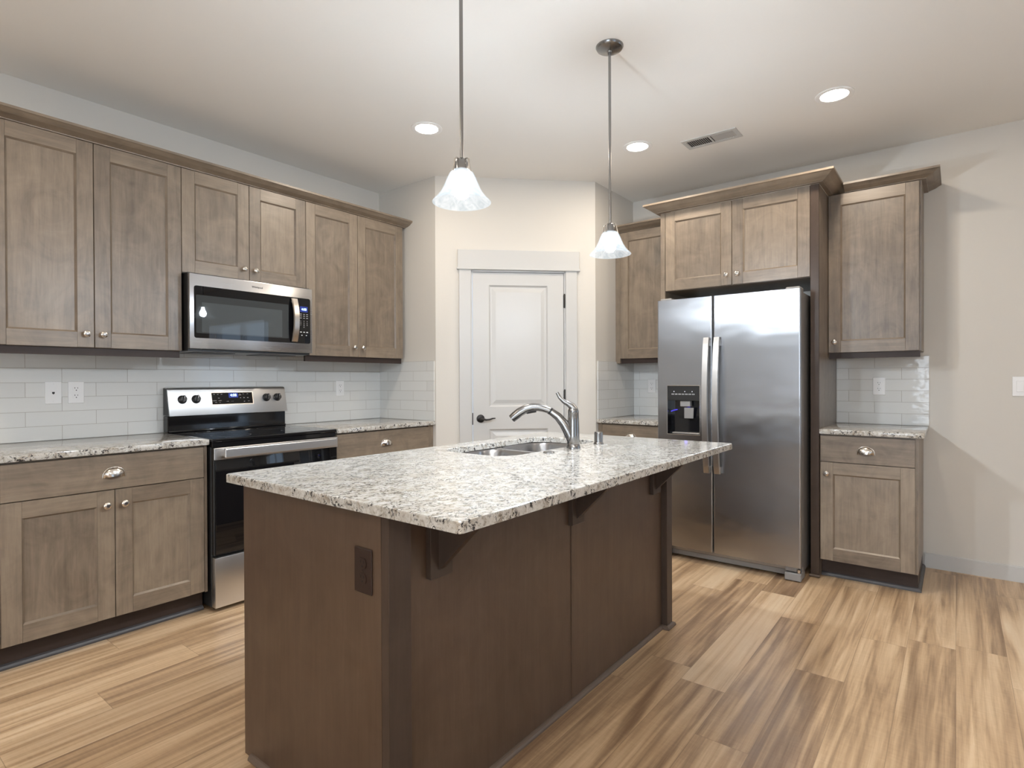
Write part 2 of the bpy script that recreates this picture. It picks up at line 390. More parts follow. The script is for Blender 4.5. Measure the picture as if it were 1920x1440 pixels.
h.tube([(.336, yf-.036, .926), (.352, yf-.040, .924), (.375, yf-.042, .919), (.400, yf-.042, .921), (.425, yf-.040, .929), (.446, yf-.038, .930)], [.010, .009, .0075, .0065, .0055, .004], 'bronze', 12)
h.build('door_handle', door, 'dark bronze lever handle')
for z in (.17, 1.036, 1.772):
    g = MB(); g.lathe([(.0065, 0), (.0065, .105), (.003, .110)], 'bronze', 12, Matrix.Translation((.986, yf-.006, z))); g.box(.978, .995, -.002, yf+.001, z+.004, z+.1, 'bronze'); g.build('hinge', door, 'dark bronze butt hinge')
MB().box(.272, .2785, -.0055, .012, .88, .97, 'bronze').build('strike_plate', door, 'dark strike plate on the latch side')

# ------------------------------------------------------------------ backsplashes
def splash(name, label, segs):
    b = MB(); uvl = b.bm.loops.layers.uv.new('UVMap')
    for (p0, p1, z0, z1, u0) in segs:      # p0->p1 left to right as seen; 9 mm thick toward the viewer (right of travel is the room)
        p0, p1 = Vector(p0), Vector(p1); d = (p1-p0).normalized(); n = Vector((d.y, -d.x))*.009; L = (p1-p0).length
        A = [p0, p1, p1+n, p0+n]; lo = [b.bm.verts.new((q.x, q.y, z0)) for q in A]; hi = [b.bm.verts.new((q.x, q.y, z1)) for q in A]
        us = [0, L, L, 0]
        for q in ([0, 1, 2, 3],):
            for lst in (lo, hi):
                f = b.bm.faces.new(lst)
                for l, v_ in zip(f.loops, lst): l[uvl].uv = (.1, .03)
        for i in range(4):
            j = (i+1) % 4; f = b.bm.faces.new((lo[i], lo[j], hi[j], hi[i]))
            for l, (uu, zz) in zip(f.loops, ((us[i], z0), (us[j], z0), (us[j], z1), (us[i], z1))): l[uvl].uv = (u0+uu, zz-.912+.0755*4)
        b._fin('tile', .5)
    return tag(b.build(name), label, 'backsplash')
J = .3025
splash('tile_backsplash', 'long white subway tile backsplash on the wall behind the range',
       [((-4.62, -.001), (-3.168, -.001), .913, 1.366, J*4-(3.184-3.025+.0)*0-(4.62-3.184)), ((-3.168, -.001), (-2.403, -.001), .914, 1.43, J*4+.016), ((-2.403, -.001), (SX-.0005, -.001), .913, 1.366, J*4+.016+.765)])
splash('tile_backsplash', 'narrow white tile strip on the short return wall left of the pantry door', [((SX, -.0095), (SX, -.640), .913, 1.366, J*4+.05)])
splash('tile_backsplash', 'narrow white tile strip on the short return wall right of the pantry door', [((-.632, EY), (-.0095, EY), .913, 1.366, J*4+.14)])
splash('tile_backsplash', 'white subway tile backsplash on the wall just left of the refrigerator',
       [((0, EY), (0, -2.058), .913, 1.366, J*4+.09)])
splash('tile_backsplash', 'small white subway tile backsplash right of the refrigerator panel', [((0, -3.080), (0, -3.602), .913, 1.366, J*4+.2285-.1512)])

# ------------------------------------------------------------------ cabinets
def knob(parent, x, z, y):
    b = MB(); b.lathe([(.0075, 0), (.006, .004), (.0055, .012), (.012, .016), (.0158, .020), (.0162, .0235), (.013, .027), (.006, .029)], 'nickel', 20, Matrix.Translation((x, y, z)) @ RX)
    a = random.choice((.5, .8, .2)); ca, sa = math.cos(a), math.sin(a)
    for q, l in ((-.005, .009), (0, .011), (.005, .009)):
        P = [(x+ca*u+sa*w, y-.0265, z-sa*u+ca*w) for u, w in ((q-.0009, -l), (q+.0009, -l), (q+.0009, l), (q-.0009, l))]
        b.prism(P, (0, -.0030, 0), 'badge')
    return b.build('knob', parent, 'satin nickel knob')
def cup(parent, x, z, y):
    b = MB(); n, m_ = 14, 7; g = []
    for i in range(n+1):
        th = PI*i/n; row = []
        for j in range(m_+1):
            ph = PI/2*j/m_
            row.append(b.bm.verts.new((x-.046*math.cos(th)*(math.cos(ph)*.35+.65 if j < m_ else .65)*1.0, y-.026*math.sin(ph)*math.sin(th)**.6 if 0 < i < n else y-.002, z-.020+.047*math.sin(th)**.75*math.cos(ph*.92))))
        g.append(row)
    for i in range(n):
        for j in range(m_):
            b.bm.faces.new((g[i][j], g[i+1][j], g[i+1][j+1], g[i][j+1]))
    bmesh.ops.remove_doubles(b.bm, verts=b.bm.verts, dist=1e-5)
    b._fin('nickel', .5, True)
    b.tube([(x-.046*math.cos(PI*i/12), y-.002, z-.020+.048*math.sin(PI*i/12)**.75) for i in range(13)], .0022, 'nickel', 8)
    return b.build('cup_pull', parent, 'polished nickel cup pull', 60)
def shaker(parent, x0, x1, z0, z1, yb, th=.019, st=.070, knob_at=None, name='door'):
    """front frame of a shaker door whose back is at y=yb (negative), front at yb-th"""
    b = MB(); yf = yb-th; g = .0015; x0 += g; x1 -= g; z0 += g; z1 -= g; bv = .0015
    b.box(x0, x0+st, yf, yb, z0, z1, 'wood', bv).box(x1-st, x1, yf, yb, z0, z1, 'wood', bv)
    b.box(x0+st, x1-st, yf, yb, z0, z0+st+.004, 'wood_h', 0).box(x0+st, x1-st, yf, yb, z1-st, z1, 'wood_h', 0)
    ix0, ix1, iz0, iz1 = x0+st, x1-st, z0+st+.004, z1-st; c = .008; yp = yf+.010
    b.box(ix0, ix1, yp, yb, iz0, iz1, 'wood')
    O = [(ix0, yf, iz0), (ix1, yf, iz0), (ix1, yf, iz1), (ix0, yf, iz1)]; I = [(ix0+c, yp, iz0+c), (ix1-c, yp, iz0+c), (ix1-c, yp, iz1-c), (ix0+c, yp, iz1-c)]
    for i in range(4):
        j = (i+1) % 4; b.quad(O[i], O[j], (I[j][0], yp-.0005, I[j][2]), (I[i][0], yp-.0005, I[i][2]), m='wood_h' if i % 2 == 0 else 'wood')
    o = b.build(name, parent)
    if knob_at: knob(o, knob_at[0], knob_at[1], yf)
    return o
def upper(name, label, x0, x1, z0, z1, doors, rz=0, group=None, dep=.311, rail=True, filler=0, rail_in=0, open_front=False, sides=(0, 0)):
    """doors: list of (x0, x1, knob side 'l'/'r'); whole unit in wall frame (x absolute along the wall)"""
    t = thing(name, label, 'cabinet', (0, 0, 0), rz, group)
    b = MB(); b.box(x0, x1, -dep, -.002, z0, z1, 'wood'); b.build('body', t)
    if filler: MB().box(x0, x0+filler, -dep-.017, -dep+.001, z0-.036, z1, 'wood').build('filler', t)
    for a, c, s in doors:
        kx = a+.036 if s == 'l' else c-.036
        shaker(t, a, c, z0, z1, -dep, knob_at=(kx, z0+.068))
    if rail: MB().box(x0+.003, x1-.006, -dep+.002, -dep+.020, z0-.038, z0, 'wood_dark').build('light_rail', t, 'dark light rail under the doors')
    return t
UZ0, UZ1 = 1.388, 2.414
upper('wall_cabinet', 'tall brown wall cabinet with two doors at the far left above the tiles', -3.990, -3.171, UZ0, UZ1, [(-3.990, -3.581, 'r'), (-3.581, -3.171, 'l')])
upper('wall_cabinet', 'short brown wall cabinet directly above the microwave', -3.171, -2.400, 1.829, UZ1, [(-3.171, -2.784, 'r'), (-2.784, -2.400, 'l')], rail=False)
upper('wall_cabinet', 'tall brown wall cabinet with two doors between microwave and pantry corner', -2.400, -1.556, UZ0, UZ1, [(-2.400, -1.985, 'r'), (-1.985, -1.560, 'l')])
upper('wall_cabinet', 'tall brown wall cabinet tucked in the corner left of the refrigerator', 1.532, 2.055, UZ0, UZ1, [(1.572, 2.052, 'r')], rz=E90, filler=.040)
upper('wall_cabinet', 'brown two-door cabinet bridging above the refrigerator', 2.093, 3.030, 1.850, UZ1, [(2.093, 2.559, 'r'), (2.559, 3.030, 'l')], rz=E90, dep=.623, rail=False)
upper('wall_cabinet', 'single-door brown wall cabinet at the right end beside the refrigerator panel', 3.079, 3.574, UZ0, UZ1, [(3.079, 3.566, 'l')], rz=E90)
for x0, x1, lab in ((2.058, 2.092, 'tall brown end panel on the left side of the refrigerator'), (3.031, 3.078, 'tall brown end panel on the right side of the refrigerator')):
    t = thing('tall_end_panel', lab, 'panel', (0, 0, 0), E90)
    MB().box(x0, x1, -.624 if x0 > 3 else -.642, -.002, .001, UZ1, 'wood', .001).build('board', t)
    if x0 > 3: MB().box(x0, x1, -.642, -.6242, .001, UZ1, 'wood_post', .001).build('front_edge', t, 'darker glossy front edge')
    if x0 > 3: MB().lathe([(.003, 0), (.009, .002), (.009, x1-x0+.012), (.003, x1-x0+.014)], 'shoe_island', 12, Matrix.Translation((x0-.007, -.652, .010)) @ Matrix.Rotation(PI/2, 4, 'Y')).build('shoe_molding', t)
# crown moulding: profile (out from the cabinet box face, z)
CR = [(.0005, 2.4145), (.024, 2.4145), (.026, 2.419), (.062, 2.432), (.084, 2.446), (.092, 2.449), (.092, 2.461), (.0005, 2.461)]
def crown(label, path, rz=0, dep=.311):
    o = MB().sweep(CR, path, 'wood_h').build('crown_molding'); o.rotation_euler = (0, 0, rz); return tag(o, label, 'molding')
crown('long brown crown molding along the tops of the cabinets over the range', [(-4.0, -.311), (-1.556, -.311), (-1.556, -.002)])
crown('short brown crown molding on the corner cabinet left of the refrigerator', [(1.532, -.311), (1.963, -.311)], E90)
CR = [(.0005, 2.4145), (.026, 2.4145), (.026, 2.418), (.034, 2.421), (.062, 2.438), (.084, 2.456), (.094, 2.459), (.094, 2.471), (.0005, 2.471)]
crown('brown crown molding wrapping the cabinet above the refrigerator', [(2.058, -.002), (2.058, -.642), (3.078, -.642), (3.078, -.002)], E90)
CR = [(.0005, 2.4145), (.024, 2.4145), (.026, 2.419), (.062, 2.432), (.084, 2.446), (.092, 2.449), (.092, 2.461), (.0005, 2.461)]
crown('short brown crown molding on the rightmost wall cabinet', [(3.175, -.311), (3.574, -.311), (3.574, -.002)], E90)

def base(label, x0, x1, doors, drawers, rz=0, filler=(0, 0), side_panel=0, shoe=None, toe_right=False):
    t = thing('base_cabinet', label, 'cabinet', (0, 0, 0), rz)
    b = MB(); b.box(x0, x1, -.610, -.002, .108, .880, 'wood')
    b.build('body', t)
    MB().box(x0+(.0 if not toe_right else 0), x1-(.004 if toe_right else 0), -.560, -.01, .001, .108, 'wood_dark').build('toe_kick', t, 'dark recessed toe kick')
    q = [(0, .001), (.017, .001), (.016, .009), (.011, .017), (.004, .021), (0, .022)]
    path = [(x0, -.560), (x1-(.004 if toe_right else 0), -.560)]
    if toe_right: path += [(x1-.004, -.02)]
    MB().sweep(q, path, 'shoe').build('shoe_molding', t, 'dark glossy quarter-round at the floor')
    for a, c in drawers:
        d = MB().box(a+.0015, c-.0015, -.630, -.611, .7145, .8735, 'wood_h', .0015).build('drawer', t)
        cup(d, (a+c)/2, .790, -.630)
    for a, c, s in doors:
        kx = a+.036 if s == 'l' else c-.036
        shaker(t, a, c, .112, .7125, -.611, knob_at=(kx, .643))
    if filler[0]: MB().box(x0, x0+filler[0], -.624, -.609, .108, .880, 'wood').build('filler', t)
    if filler[1]: MB().box(x1-filler[1], x1, -.624, -.609, .108, .880, 'wood').build('filler', t)
    return t
base('brown base cabinet at the far left edge, beside the two-door one', -4.62, -4.003, [(-4.62, -4.004, 'l')], [(-4.62, -4.004)])
base('brown base cabinet with wide drawer and two doors left of the range', -4.002, -3.172, [(-3.999, -3.590, 'r'), (-3.590, -3.188, 'l')], [(-3.999, -3.188)], filler=(0, .014))
base('brown base cabinet between range and pantry corner', -2.385, -1.526, [(-2.379, -1.976, 'r'), (-1.976, -1.576, 'l')], [(-2.379, -1.576)], filler=(0, .048))
base('brown base cabinet half hidden left of the refrigerator', 1.534, 2.055, [(1.570, 2.052, 'r')], [(1.570, 2.052)], rz=E90, filler=(.034, 0))
base('small brown base cabinet with one drawer and one door right of the refrigerator', 3.080, 3.572, [(3.080, 3.560, 'l')], [(3.080, 3.560)], rz=E90, toe_right=True)

def counter(label, x0, x1, rz=0, z0=.883, z1=.9125, front=-.650):
    b = MB(); b.box(x0, x1, front, -.0005, z0, z1, 'granite', .004, seg=2)
    o = b.build('countertop'); o.rotation_euler = (0, 0, rz); return tag(o, label, 'countertop')
counter('speckled beige granite countertop left of the range', -4.62, -3.169)
counter('speckled beige granite countertop between range and pantry corner', -2.388, -1.524)
counter('speckled beige granite countertop left of the refrigerator', 1.532, 2.057, E90)
counter('short speckled granite countertop right of the refrigerator', 3.079, 3.602, E90)

# ------------------------------------------------------------------ island
isl = thing('kitchen_island', 'dark brown kitchen island cabinet under the big granite top', 'kitchen island', (-2.73, -2.25, 0))
def I(bd, name, lab=None):
    o = bd.build(name, isl, lab); o.matrix_parent_inverse = Matrix.Translation((2.73, 2.25, 0)); return o
I(MB().box(-3.600, -1.857, -2.580, -1.926, .001, .66, 'cab_inner'), 'body')
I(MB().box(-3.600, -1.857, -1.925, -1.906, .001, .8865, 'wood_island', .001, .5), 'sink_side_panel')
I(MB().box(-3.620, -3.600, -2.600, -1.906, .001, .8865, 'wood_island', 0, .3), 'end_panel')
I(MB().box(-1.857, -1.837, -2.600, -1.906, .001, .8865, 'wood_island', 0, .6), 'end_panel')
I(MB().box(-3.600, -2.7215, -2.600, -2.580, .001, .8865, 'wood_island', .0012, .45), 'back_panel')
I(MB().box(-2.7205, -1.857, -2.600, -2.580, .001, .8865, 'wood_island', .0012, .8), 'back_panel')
I(MB().box(-3.620, -3.546, -2.630, -2.6005, .001, .8865, 'wood_post', .001, .2), 'corner_post')
I(MB().box(-1.900, -1.837, -2.630, -2.6005, .001, .8865, 'wood_post', .001, .7), 'corner_post')
I(MB().box(-2.727, -2.714, -2.6035, -2.6, .02, .8865, 'wood_island', .001, .1), 'seam_strip')
qr = [(0, .001), (.015, .001), (.0145, .007), (.011, .013), (.005, .017), (0, .018)]
I(MB().sweep(qr, [(-3.620, -1.95), (-3.620, -2.630), (-3.546, -2.630), (-3.546, -2.6005), (-1.900, -2.6005), (-1.900, -2.630), (-1.837, -2.630), (-1.837, -1.95)], 'shoe_island'), 'shoe_molding')
for X in (-3.467, -2.745, -2.032):
    b = MB(); b.box(X, X+.085, -2.620, -2.6005, .676, .8865, 'wood_post', .001)
    b.prism([(X+.030, -2.620, .697), (X+.030, -2.810, .8865), (X+.030, -2.620, .8865)], (.024, 0, 0), 'wood_post')
    b.box(X+.018, X+.066, -2.815, -2.620, .8795, .8865, 'wood_island')
    I(b, 'corbel')
# island top with the sink opening
def rrect(x0, x1, y0, y1, r, n=8):
    P = []
    for cx, cy, a0 in ((x1-r, y1-r, 0), (x0+r, y1-r, PI/2), (x0+r, y0+r, PI), (x1-r, y0+r, 1.5*PI)):
        for i in range(n+1): a = a0+PI/2*i/n; P.append((cx+r*math.cos(a), cy+r*math.sin(a)))
    return P
IX0, IX1, IY0, IY1, IZ0, IZ1 = -3.652, -1.765, -2.903, -1.846, .8870, .9140
SK = (-2.790, -2.030, -2.340, -1.955)
b = MB(); bm = b.bm
outer = [bm.verts.new((x, y, IZ1)) for x, y in rrect(IX0, IX1, IY0, IY1, .012, 3)]
inner = [bm.verts.new((x, y, IZ1)) for x, y in rrect(*SK, .10)]
es = [bm.edges.new((l[i], l[(i+1) % len(l)])) for l in (outer, inner) for i in range(len(l))]
bmesh.ops.triangle_fill(bm, edges=es, use_beauty=True, use_dissolve=False)
top = list(bm.faces); r_ = bmesh.ops.extrude_face_region(bm, geom=top)
for v_ in r_['geom']:
    if isinstance(v_, bmesh.types.BMVert): v_.co.z = IZ0
bm.normal_update()
bev = [e for e in bm.edges if len(e.link_faces) == 2 and all(abs(v_.co.z-IZ1) < 1e-6 for v_ in e.verts) and e.calc_face_angle(0) > 1]
bmesh.ops.bevel(bm, geom=bev, offset=.004, segments=2, affect='EDGES', profile=.5)
b._fin('granite', .5, False)
tag(b.build('island_countertop'), 'large speckled white granite island top with a sink cut into it', 'countertop')
# double bowl sink under the opening
sk = thing('sink', 'stainless steel double bowl sink set under the island granite', 'sink', (-2.41, -2.15, .88))
def S_(bd, name): o = bd.build(name, sk, None, 50); o.matrix_parent_inverse = Matrix.Translation((2.41, 2.15, -.88)); return o
def bowl(x0, x1, y0, y1, r, zt, zb):
    b = MB(); prev = None
    for ins, z in ((0, zt), (.004, zt-.012), (.010, zt-.10), (.016, zb+.03), (.030, zb+.008), (.055, zb)):
        ring = [b.bm.verts.new((x, y, z)) for x, y in rrect(x0+ins, x1-ins, y0+ins, y1-ins, max(r-ins*.4, .02))]
        if prev:
            for i in range(len(ring)): b.bm.faces.new((prev[i], prev[(i+1) % len(ring)], ring[(i+1) % len(ring)], ring[i]))
        prev = ring
    b.bm.faces.new(prev); b._fin('sink_steel', .5, True)
    cx, cy = (x0+x1)/2, (y0+y1)/2
    b.lathe([(.042, zb+.001), (.040, zb+.003), (.030, zb-.004), (.028, zb-.006)], 'chrome_dark', 24, Matrix.Translation((cx, cy, 0)))
    return b
S_(bowl(-2.795, -2.425, -2.345, -1.950, .09, .8835, .70), 'bowl'); S_(bowl(-2.395, -2.025, -2.345, -1.950, .09, .8835, .70), 'bowl')
b = MB(); zt = .8842
for q in ((-2.815, -2.795, -2.365, -1.930), (-2.025, -2.005, -2.365, -1.930), (-2.795, -2.025, -2.365, -2.345), (-2.795, -2.025, -1.950, -1.930), (-2.425, -2.395, -2.345, -1.950)):
    b.box(*q, zt-.0012, zt, 'sink_steel')
for x0, x1 in ((-2.795, -2.425), (-2.395, -2.025)):
    P = rrect(x0, x1, -2.345, -1.950, .09)
    for k_, c in enumerate(((x1, -1.950), (x0, -1.950), (x0, -2.345), (x1, -2.345))):
        arc = P[k_*9:k_*9+9]
        for a, e in zip(arc, arc[1:]): b.quad((*c, zt), (*a, zt), (*e, zt), m='sink_steel')
S_(b, 'rim')

# faucet
FX, FY = -2.385, -2.400
fd = Vector((-.5, .866, 0)); fp = Vector((-.866, -.5, 0))
fa = thing('faucet', 'stainless pull-out kitchen faucet with arched spout and top lever on the island', 'faucet', (FX, FY, .914))
def fpt(s, z, l=0): return Vector((0, 0, z-.914))+fd*s+fp*l
b = MB(); b.lathe([(.0315, 0), (.0315, .006), (.028, .016), (.0265, .020), (.0275, .022), (.0268, .06), (.0250, .12), (.0238, .158), (.0245, .160), (.0240, .168), (.020, .178), (.012, .185)], 'brushed_nickel', 32)
b.build('body', fa)
b = MB(); sp = [(0.0, .940, .023), (.020, .985, .0235), (.042, 1.024, .0215), (.068, 1.055, .0185), (.100, 1.078, .0155)]
b.tube([fpt(s, z) for s, z, r in sp], [r for s, z, r in sp], 'brushed_nickel', 20)
b.build('spout', fa)
b = MB(); sp = [(.103, 1.080, .0155), (.125, 1.089, .0160), (.155, 1.096, .0172), (.185, 1.096, .0182), (.212, 1.089, .0192), (.238, 1.075, .0200), (.262, 1.056, .0200), (.276, 1.044, .0185)]
b.tube([fpt(s, z) for s, z, r in sp], [r for s, z, r in sp], 'brushed_nickel', 20)
sh_ = b.build('spray_head', fa)
b = MB(); b.tube([fpt(.098, 1.0765), fpt(.104, 1.0805)], [.0170, .0170], 'black_satin', 20); b.build('joint_ring', sh_, 'black joint ring'); b = MB(); b.tube([fpt(.165, 1.079), fpt(.185, 1.078), fpt(.208, 1.070)], [.006, .0085, .005], 'black_satin', 10); b.build('spray_button', sh_, 'black spray button')
b = MB(); b.tube([fpt(-.004, 1.086), fpt(.008, 1.102), fpt(.024, 1.113), (fpt(.042, 1.123)), fpt(.060, 1.140), fpt(.072, 1.162)], [.0175, .0155, .0120, .0100, .0085, .0065], 'brushed_nickel', 14); b.build('lever', fa)
t = thing('air_gap', 'short stainless air gap cylinder right of the faucet', 'air gap', (-2.172, -2.407, .914))
MB().lathe([(.0235, 0), (.0235, .004), (.0215, .007), (.0205, .012), (.0205, .052), (.0185, .058), (.010, .060)], 'brushed_nickel', 28).build('cap', t)
tag(MB().lathe([(.024, 0), (.024, .003), (.021, .006), (.012, .0075)], 'brushed_nickel', 28).build('disposal_button'), 'flat round steel disposal button left of the faucet on the island', 'button').location = (-2.578, -2.400, .914)

# ------------------------------------------------------------------ electrical plates
def plate(x, z, rz, lab, kind='outlet', y=-.009, m='plastic_white', loc=None, off=(0, 0, 0)):
    names = {'outlet': ('outlet', 'outlet'), 'phone': ('phone_jack', 'wall jack'), 'switch': ('light_switch', 'light switch')}
    t = thing(names[kind][0], lab, names[kind][1], off, rz); w, hh = .0355, .0585
    MB().box(x-w, x+w, y-.005, y-.0002, z-hh, z+hh, m, .002).build('cover_plate', t)
    if kind == 'outlet':
        for s in (-1, 1):
            b = MB(); zc = z+s*.0195
            b.prism([(x+.0165*math.cos(a)*(1 if abs(math.sin(a)) < .82 else 1), y-.005, zc+.0165*max(-.82, min(.82, math.sin(a)))) for a in [2*PI*i/24 for i in range(24)]], (0, -.0018, 0), m)
            o = b.build('socket', t)
            q = MB(); yy = y-.0069
            q.box(x-.0075, x-.0050, yy-.0003, yy+.0004, zc+.001, zc+.008, 'black_slot').box(x+.0050, x+.0072, yy-.0003, yy+.0004, zc+.001, zc+.0075, 'black_slot')
            q.lathe([(.0026, 0), (.0026, .0007)], 'black_slot', 12, Matrix.Translation((x, yy+.0004, zc-.0075)) @ RX)
            q.build('slots', o)
        MB().lathe([(.0028, 0), (.0020, .0012)], m, 12, Matrix.Translation((x, y-.005, z)) @ RX).build('screw', t)
    if kind == 'phone':
        MB().box(x-.0055, x+.0055, y-.0056, y-.0048, z-.005, z+.004, 'black_slot').box(x-.003, x+.003, y-.0056, y-.0048, z-.008, z-.004, 'black_slot').build('jack', t)
        for s in (-1, 1): MB().lathe([(.0028, 0), (.0020, .0012)], m, 12, Matrix.Translation((x, y-.005, z+s*.045)) @ RX).build('screw', t)
    if kind == 'switch':
        MB().box(x-.0165, x+.0165, y-.0075, y-.005, z-.033, z+.033, m, .0015).build('rocker', t)
    return t
plate(-3.675, 1.161, 0, 'white phone jack plate on the tiles left of the range', 'phone')
plate(-3.577, 1.161, 0, 'white double outlet between the phone jack and the range')
plate(-1.915, 1.161, 0, 'white double outlet on the tiles right of the range')
plate(1.705, 1.163, E90, 'white double outlet on the tiles just left of the refrigerator')
plate(3.331, 1.168, E90, 'white double outlet on the tiles right of the refrigerator')
plate(4.040, 1.169, E90, 'white light switch on the painted wall at the right edge', 'switch', y=0)
plate(0, .727, E90, 'dark brown double outlet on the end of the island', y=0, m='plastic_brown', off=(-3.620, -2.5325, 0))

# ------------------------------------------------------------------ range
rg = thing('range', 'stainless and black freestanding electric range with glass cooktop', 'stove')
RX0, RX1 = -3.163, -2.403
MB().box(RX0+.004, RX1-.004, -.640, -.025, .02, .895, 'black_satin', .002).build('body', rg)
b = MB(); b.box(RX0, RX1, -.668, -.075, .895, .9135, 'black_gloss', .005, seg=2); b.box(RX0+.003, RX1-.003, -.660, -.60, .868, .896, 'black_gloss', .003); ct_ = b.build('cooktop', rg)
for cx, cy, r in ((-2.985, -.50, .105), (-2.585, -.50, .085), (-2.985, -.24, .075), (-2.585, -.24, .10)):
    MB().lathe([(r, 0), (r, .0003), (r-.003, .0004), (r-.003, 0)], 'dark_gray', 40, Matrix.Translation((cx, cy, .9134)), caps=False).build('burner_ring', ct_)
b = MB(); b.box(RX0+.008, RX1-.008, -.085, -.022, .9135, 1.012, 'black_gloss', .004); b.box(RX0+.012, RX1-.012, -.100, -.08, .913, .926, 'black_gloss', .005, seg=2); b.build('riser', rg)
# sloped steel console
def ys(z): return -.102+(z-1.010)*(.040/.172)
tl = math.atan(.040/.172)
b = MB(); P = [(RX0+.012, ys(1.010), 1.010), (RX0+.012, ys(1.168), 1.168), (RX0+.012, ys(1.176)+.006, 1.179), (RX0+.012, -.022, 1.184), (RX0+.012, -.022, 1.020)]
b.prism(P, (RX1-RX0-.012-.0, 0, 0), 'steel_range', bev=.004, seg=2, smooth=True); cs = b.build('console', rg)
MB().prism([(RX0+.009, ys(1.004)+.010, 1.016), (RX0+.009, ys(1.170)+.008, 1.176), (RX0+.009, -.020, 1.178), (RX0+.009, -.020, 1.018)], (.004, 0, 0), 'black_satin').build('console_side', rg, 'black console side')
def slab(b, x0, x1, z0, z1, out, th, m):
    n = Vector((0, -math.cos(tl), math.sin(tl)))
    pts = [Vector((x, ys(z), z))+n*out for x, z in ((x0, z0), (x1, z0), (x1, z1), (x0, z1))]
    b.prism(pts, n*th, m)
b = MB(); slab(b, -2.905, -2.636, 1.068, 1.150, -.001, .002, 'nickel'); slab(b, -2.900, -2.641, 1.073, 1.145, .0005, .0012, 'black_glass'); dp = b.build('display', cs)
b = MB(); slab(b, -2.795, -2.735, 1.112, 1.141, .0014, .0006, 'clock_glow'); b.build('clock_window', dp)
zc = 1.128; text('clock_time', '4:08', .024, 'clock_digits', dp, FM(-2.765, ys(zc)-.0024, zc, tl), depth=.0003)
b = MB()
for x, z, w in [(-2.885, 1.135, .012), (-2.862, 1.135, .010), (-2.838, 1.135, .010), (-2.858, 1.111, .010), (-2.885, 1.095, .026), (-2.852, 1.095, .020), (-2.877, 1.084, .012), (-2.853, 1.084, .008), (-2.805, 1.090, .016), (-2.775, 1.090, .016), (-2.722, 1.135, .008), (-2.722, 1.128, .016), (-2.700, 1.135, .010), (-2.672, 1.135, .010), (-2.720, 1.110, .008), (-2.697, 1.110, .010), (-2.672, 1.110, .010), (-2.697, 1.087, .008), (-2.668, 1.088, .012)]:
    b = MB(); slab(b, x-w/2, x+w/2, z-.0015, z+.0015, .0014, .0003, 'ink_white'); b.build('key_mark', dp)
for x in (-3.073, -2.994, -2.545, -2.468):
    z = 1.108; mt = Matrix.Translation((x, ys(z), z)) @ Matrix.Rotation(PI/2-tl, 4, 'X')
    b = MB(); b.lathe([(.026, 0), (.026, .003), (.0215, .006), (.0195, .024), (.016, .027)], 'black_satin', 28, mt)
    o = b.build('knob', cs, 'black knob with white mark')
    c_ = MB(); a_ = Matrix.Translation((x, ys(z), z)) @ Matrix.Rotation(-tl, 4, 'X') @ Matrix.Rotation(.25, 4, 'Y')
    c_.box(-.0055, .0055, -.034, -.02, -.021, .021, 'black_satin', .0015)
    c_.box(-.0010, .0010, -.0345, -.034, .002, .019, 'ink_white')
    c_.bm.transform(a_); c_.build('grip', o)
# door
od = MB(); od.box(RX0+.006, RX1-.006, -.672, -.642, .300, .866, 'black_gloss', .002).build('d') if False else None
b = MB(); b.box(RX0+.004, RX1-.004, -.672, -.642, .298, .866, 'black_satin', .002); dr = b.build('oven_door', rg)
MB().box(RX0+.010, RX1-.010, -.680, -.672, .306, .806, 'black_glass', .003, seg=2).build('glass', dr, 'black oven window glass')
MB().box(RX0+.004, RX1-.004, -.682, -.671, .804, .866, 'steel_range', .0015).build('steel_band', dr, 'stainless band across the door top')
b = MB(); b.box(RX0+.040, RX1-.040, -.728, -.712, .815, .864, 'steel_range', .005, seg=3); b.box(RX0+.048, RX0+.075, -.712, -.681, .820, .860, 'steel_range', .003).box(RX1-.075, RX1-.048, -.712, -.681, .820, .860, 'steel_range', .003); b.build('handle', dr, 'flat stainless bar handle')
MB().box(RX0+.004, RX1-.004, -.684, -.642, .024, .288, 'steel_range', .003, seg=2).build('drawer', rg, 'stainless storage drawer')
MB().box(RX0+.03, RX1-.03, -.62, -.06, .001, .02, 'black_satin').build('base', rg)

# ------------------------------------------------------------------ microwave
mw = thing('microwave', 'stainless over-the-range microwave with black window and curved handle', 'microwave')
MX0, MX1 = -3.160, -2.400
MB().box(MX0+.002, MX1-.002, -.372, -.0105, 1.388, 1.8275, 'black_satin', .002).build('body', mw)
b = MB(); b.box(MX0, MX1, -.400, -.373, 1.400, 1.8195, 'steel_v', .003, seg=2); fr = b.build('front', mw)
b = MB(); P = [(x, -.4005, z) for x, z in rrect(-3.137, -2.417, 1.461, 1.753, .012, 4)]
b.prism(P, (0, -.0025, 0), 'black_glass'); gl = b.build('glass', fr, 'black glass of the door and keypad')
b = MB(); b.prism([(x, -.4031, z) for x, z in rrect(-3.128, -2.570, 1.488, 1.702, .006, 3)], (0, -.0006, 0), 'mw_screen'); b.prism([(x, -.4038, z) for x, z in rrect(-3.097, -2.614, 1.494, 1.662, .004, 3)], (0, -.0004, 0), 'mw_inner'); b.build('window_screen', gl, 'grey mesh window')
b = MB(); n = 14; pts = []
for i in range(n+1):
    s = i/n*2-1; pts.append((0, -.418-.026*(1-s*s), 1.606+.137*s))
W2 = .0205; prev = None
